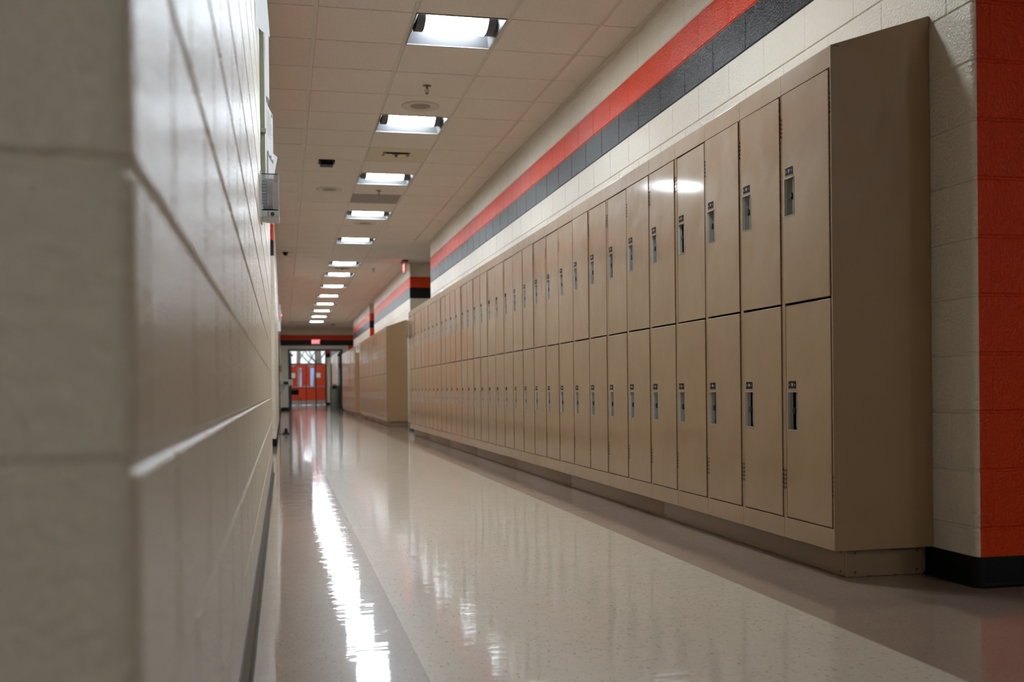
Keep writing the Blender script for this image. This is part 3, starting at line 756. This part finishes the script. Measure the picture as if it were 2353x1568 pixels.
# outdoors
b = MB(); b.add([(-40, YD + .1, -.05), (45, YD + .1, -.05), (45, 130, -.05), (-40, 130, -.05)], [[0, 1, 2, 3]], M['grass']); b.build('ground', kind='structure')
t = thing('school_building', (3., 82., -.05), 'pale building seen through the transom window above the red doors', 'building')
b = MB(); b.box(-16, 14, 0, 8, 0, 5.0, M['facade']); b.build('wall', t)
for k in range(7):
    b = MB(); b.box(-15 + k * 4.1, -12.2 + k * 4.1, -.06, .02, 1.0, 2.6, M['facade_glass']); b.build('window', t)
b = MB(); b.box(-16.3, 14.3, -.3, 8.3, 5.0, 5.3, M['white_metal']); b.build('roof', t)
def tree(x, y, h, lean, label):
    t = thing('bare_tree', (x, y, -.06), label, 'tree', 'bare trees outside'); b = MB()
    b.tube([(0, 0, 0), (lean * .3, 0, h * .3), (lean * .7, .1, h * .65), (lean, 0, h)], .13, M['bark']); b.build('trunk', t)
    rnd = random.Random(x)
    for k in range(7):
        a = rnd.uniform(0, 6.28); z = h * rnd.uniform(.3, .8); L_ = rnd.uniform(.8, 1.8); b = MB(); q = lean * z / h
        b.tube([(q, 0, z), (q + math.cos(a) * L_ * .5, math.sin(a) * L_ * .5, z + .5), (q + math.cos(a) * L_, math.sin(a) * L_, z + 1.4)], .035, M['bark'], 6); b.build('branch', t)
tree(1.75, 62, 6.5, .5, 'bare tree leaning right, seen through the left half of the transom window')
tree(2.35, 66, 7.0, -.3, 'bare tree seen through the right half of the transom window')
tree(.9, 70, 6., .2, 'bare tree seen at the left end of the transom window')

# ------------------------------------------------------------------ hallway far end
t = thing('trash_can', (1.975, 40.35, 0), 'grey green round trash can with a domed lid inside the black portal', 'trash can')
t.location = (1.93, 40.7, 0)
b = MB(); b.lathe((0, 0, 0), [(.155, 0), (.165, .02), (.175, .70), (.182, .705), (.182, .73)], M['can'], 'z', 32); b.build('bin', t)
b = MB(); b.lathe((0, 0, .73), [(.18, 0), (.178, .06), (.155, .14), (.10, .20), (.03, .225)], M['can'], 'z', 32); b.build('lid', t)
b = MB(); b.box(-.08, .08, -.185, -.15, .78, .88, M['blackp'], .01); b.build('flap', t)
def chair(x, y, rz, label):
    t = thing('school_chair', (x, y, 0), label, 'chair', rz=rz); w = .20
    b = MB(); b.box(-w, w, -.19, .19, .425, .445, M['chairm'], .008); b.build('seat', t)
    b = MB(); b.box(-w + .01, w - .01, .185, .205, .56, .76, M['blackp'], .010); b.build('backrest', t)
    for s_ in (-1, 1):
        b = MB(); b.tube([(s_ * (w - .01), -.17, .425), (s_ * w, -.21, 0.006)], .011, M['chairm']); b.build('leg', t)
        b = MB(); b.tube([(s_ * (w - .01), .21, .79), (s_ * (w - .01), .19, .44), (s_ * w, .23, .006)], .011, M['chairm']); b.build('leg', t)
    b = MB(); b.tube([(-w + .01, .21, .79), (w - .01, .21, .79)], .011, M['chairm']); b.build('back_rail', t)
    return t
chair(.395, 41.35, math.radians(12), 'dark-backed school chair behind the left jamb of the black portal').location.x = .44
t = thing('drinking_fountain', (XL, 35.6, 0), 'grey steel drinking fountain jutting from the far left wall', 'drinking fountain')
b = MB(); b.box(0, .40, -.16, .16, .90, 1.10, M['grey_pl'], .02); b.build('basin', t)
b = MB(); b.add([(0, -.10, .55), (0, .10, .55), (0, .10, .90), (0, -.10, .90), (.05, -.10, .62), (.05, .10, .62), (.18, .10, .90), (.18, -.10, .90)], [[0, 1, 2, 3], [4, 7, 6, 5], [0, 4, 5, 1], [1, 5, 6, 2], [3, 7, 4, 0], [2, 6, 7, 3]], M['grey_pl']); b.build('bracket', t)
b = MB(); b.tube([(.33, 0, 1.09), (.33, 0, 1.15), (.36, 0, 1.17)], .014, M['blackp']); b.build('spout', t)
b = MB(); b.box(.10, .26, -.166, -.16, .93, 1.03, M['blackp'], .003); b.build('push_panel', t)
t = thing('fire_alarm', (XL, 33.5, 1.42), 'small reddish alarm box on the far left wall above the drinking fountain', 'fire alarm')
b = MB(); b.box(0, .05, -.06, .06, -.11, .11, M['chairm'], .006); b.build('box', t)
t = thing('alarm_strobe', (XL, 29.5, 2.80), 'white wall strobe with a red mark high on the far left wall', 'fire alarm')
b = MB(); b.box(0, .06, -.07, .07, -.15, .15, M['white_metal'], .008); b.build('housing', t)
b = MB(); b.box(.06, .075, -.04, .04, 0, .05, M['exit_red'], .004); b.build('lens', t)
for y, z, lab in ((24.6, 2.62, 'white room sign jutting from the left wall, upper of the far pair'), (22.0, 2.05, 'white room sign jutting from the left wall, lower of the far pair')):
    t = thing('room_sign', (XL, y, z), lab, 'sign', 'signs jutting from the left wall')
    b = MB(); b.box(.006, .055, -.004, .004, -.10, .10, M['white_metal'], .001); b.build('panel', t); b = MB(); b.box(0, .006, -.02, .02, -.08, .08, M['alu']); b.build('bracket', t)
t = thing('door_stop', (.035, 17.3, 0), 'small black rubber door stop on the floor beside the left wall', 'door stop')
b = MB(); b.lathe((0, 0, 0), [(.055, 0), (.05, .02), (.03, .035), (.022, .085), (.018, .095)], M['blackp'], 'z', 16); b.build('stop', t)
b = MB(); b.box(-.12, .04, -.012, .012, .001, .010, M['blackp'], .002); b.build('arm', t)
# notices on the lockers
def curled(name, w, h, cur, mat, loc, rz, label, group=None, lines=0, green=False, nx=10):
    """sheet in its local x (width) / z (height); curls out along -y"""
    t = MB(); vs = []
    for k in range(2):
        for i in range(nx + 1):
            u = i / nx
            for j in range(nx + 1):
                q = j / nx; dy = -cur(u, q); vs.append((u * w, dy + k * .0006, q * h))
    n = nx + 1; fs = []
    for i in range(nx):
        for j in range(nx):
            a = i * n + j; fs.append([a, a + n, a + n + 1, a + 1]); a += n * n; fs.append([a, a + 1, a + n + 1, a + n])
    for i in range(nx): fs.append([i * n, i * n + n * n, (i + 1) * n + n * n, (i + 1) * n]); a = i * n + nx; fs.append([a, a + n, a + n + n * n, a + n * n])
    t.add(vs, fs, mat, True)
    def patch(u0, u1, q0, q1, m, seg=8):
        pv = [(u * w, -cur(u, q) - .0006, q * h) for u in [u0 + (u1 - u0) * i / seg for i in range(seg + 1)] for q in (q0, q1)]
        t.add(pv, [[2 * i, 2 * i + 2, 2 * i + 3, 2 * i + 1] for i in range(seg)], m)
    for k in range(lines):
        q = .86 - k * .055
        patch(.16, .16 + random.uniform(.45, .68), q, q + .014, M['ink'])
    if green:
        for k in range(8): patch(k / 8, (k + 1) / 8, 0.0, .05 + .03 * (k % 3), M['green_ink'], 2)
        patch(.78, .92, .90, .97, M['green_ink'], 2)
    o = t.build(name, loc=loc); o.rotation_euler = (0, 0, rz); return tag(o, label, 'paper notice', group)
curled('notice', .20, .27, lambda u, q: .004 + .05 * u * u + .01 * (1 - q), M['paper'], (XF - .003, 16.10, 1.50), -math.pi / 2, 'white paper notice curling off the far end of the long locker row')
b = MB(); b.box(.02, .21, -.005, -.001, 0, .25, M['paper'], .0008); b.box(.05, .18, -.0056, -.005, .10, .118, M['ink']); b.box(.05, .18, -.0056, -.005, .15, .168, M['ink']); b.box(.06, .08, -.0056, -.005, .06, .20, M['ink'])
tag(b.build('notice', loc=(XF, ROW3 - .0045, 1.74)), 'white printed notice on the brown end panel of the farthest locker row', 'paper notice')

# ------------------------------------------------------------------ left wall: board, notices, clear cover
t = thing('bulletin_board', (XL, 5.25, 1.72), 'tall notice board with a pale green edge on the near left wall', 'notice board')
b = MB()
b.box(0, .022, 0, .03, 0, .88, M['pale_green'], .003); b.box(0, .022, 1.17, 1.2, 0, .88, M['pale_green'], .003); b.box(0, .022, .03, 1.17, 0, .03, M['pale_green'], .003); b.box(0, .022, .03, 1.17, .85, .88, M['pale_green'], .003); b.build('frame', t)
b = MB(); b.box(.001, .014, .03, 1.17, .03, .85, M['paper']); b.build('panel', t)
b = MB(); b.box(.0, .027, -.012, .012, .255, .275, M['pale_green'], .002); b.build('clip', t)
# sheets: local x runs along +Y (away from the viewer), curling towards the corridor (+X): rz = 90 deg makes local -y -> +x
q90 = math.pi / 2
curled('notice', .28, .27, lambda u, q: .004 + .030 * u ** 1.3, M['paper'], (XL + .022, 5.55, 1.945), q90, 'white printed sheet with a green foot, hanging above the clear plastic cover', 'sheets on the notice board', 9, True)
curled('notice', .20, .17, lambda u, q: .004 + .050 * u * (.35 + .65 * q), M['paper'], (XL + .024, 6.02, 1.90), q90, 'plain white sheet jutting out behind the printed sheet with the green foot', 'sheets on the notice board')
curled('notice', .22, .42, lambda u, q: .003 + .014 * math.sin(math.pi * u) + .008 * u, M['paper'], (XL + .022, 5.27, 2.17), q90, 'long curled white sheet at the top of the notice board', 'sheets on the notice board')
curled('notice', .16, .20, lambda u, q: .004 + .045 * u ** 1.5 * (1.2 - q * .3), M['paper'], (XL, 4.30, 2.185), q90, 'white sheet curling off the left wall at the top edge, before the notice board', None, 3)
# clear protective cover
t = thing('clear_cover', (XL, 5.02, 1.52), 'clear plastic protective cover over a wall device on the near left wall', 'protective cover')
b = MB(); b.box(0, .006, -.03, .20, -.005, .215, M['white_metal'], .002); b.build('back_plate', t)
b = MB(); a, c, d_, e = 0., .17, .006, .086; w = .003
b.box(d_, e, a, a + w, .035, .207, M['clear']); b.box(d_, e, c - w, c, .035, .207, M['clear']); b.box(e - w, e, a + w, c - w, .035, .207, M['clear']); b.box(d_, e, a, c, .204, .208, M['clear']); b.box(d_, e, a, c, .035, .039, M['clear'])
b.box(e - .004, e + .001, a - .002, a + .002, .03, .21, M['cover_grey'], .001)
for k in range(9): b.box(.010, .026, a - .0012, a + .0005, .055 + k * .015, .059 + k * .015, M['cover_grey'])
b.build('clear_shell', t)
b = MB(); b.box(.010, .060, .030, .140, .050, .190, M['cover_grey'], .006); b.box(.030, .058, .026, .031, .06, .18, M['exit_body'], .002); b.build('device', t)
b = MB(); b.box(.006, .034, -.001, .172, .004, .034, M['cover_grey'], .003); b.box(.034, .088, -.003, .172, .0, .034, M['cover_grey'], .004); b.build('latch_housing', t)
b = MB(); b.lathe((.056, -.003, .017), [(.009, 0), (.009, -.002), (.005, -.003)], M['screw'], 'y', 20); b.build('lock', t)
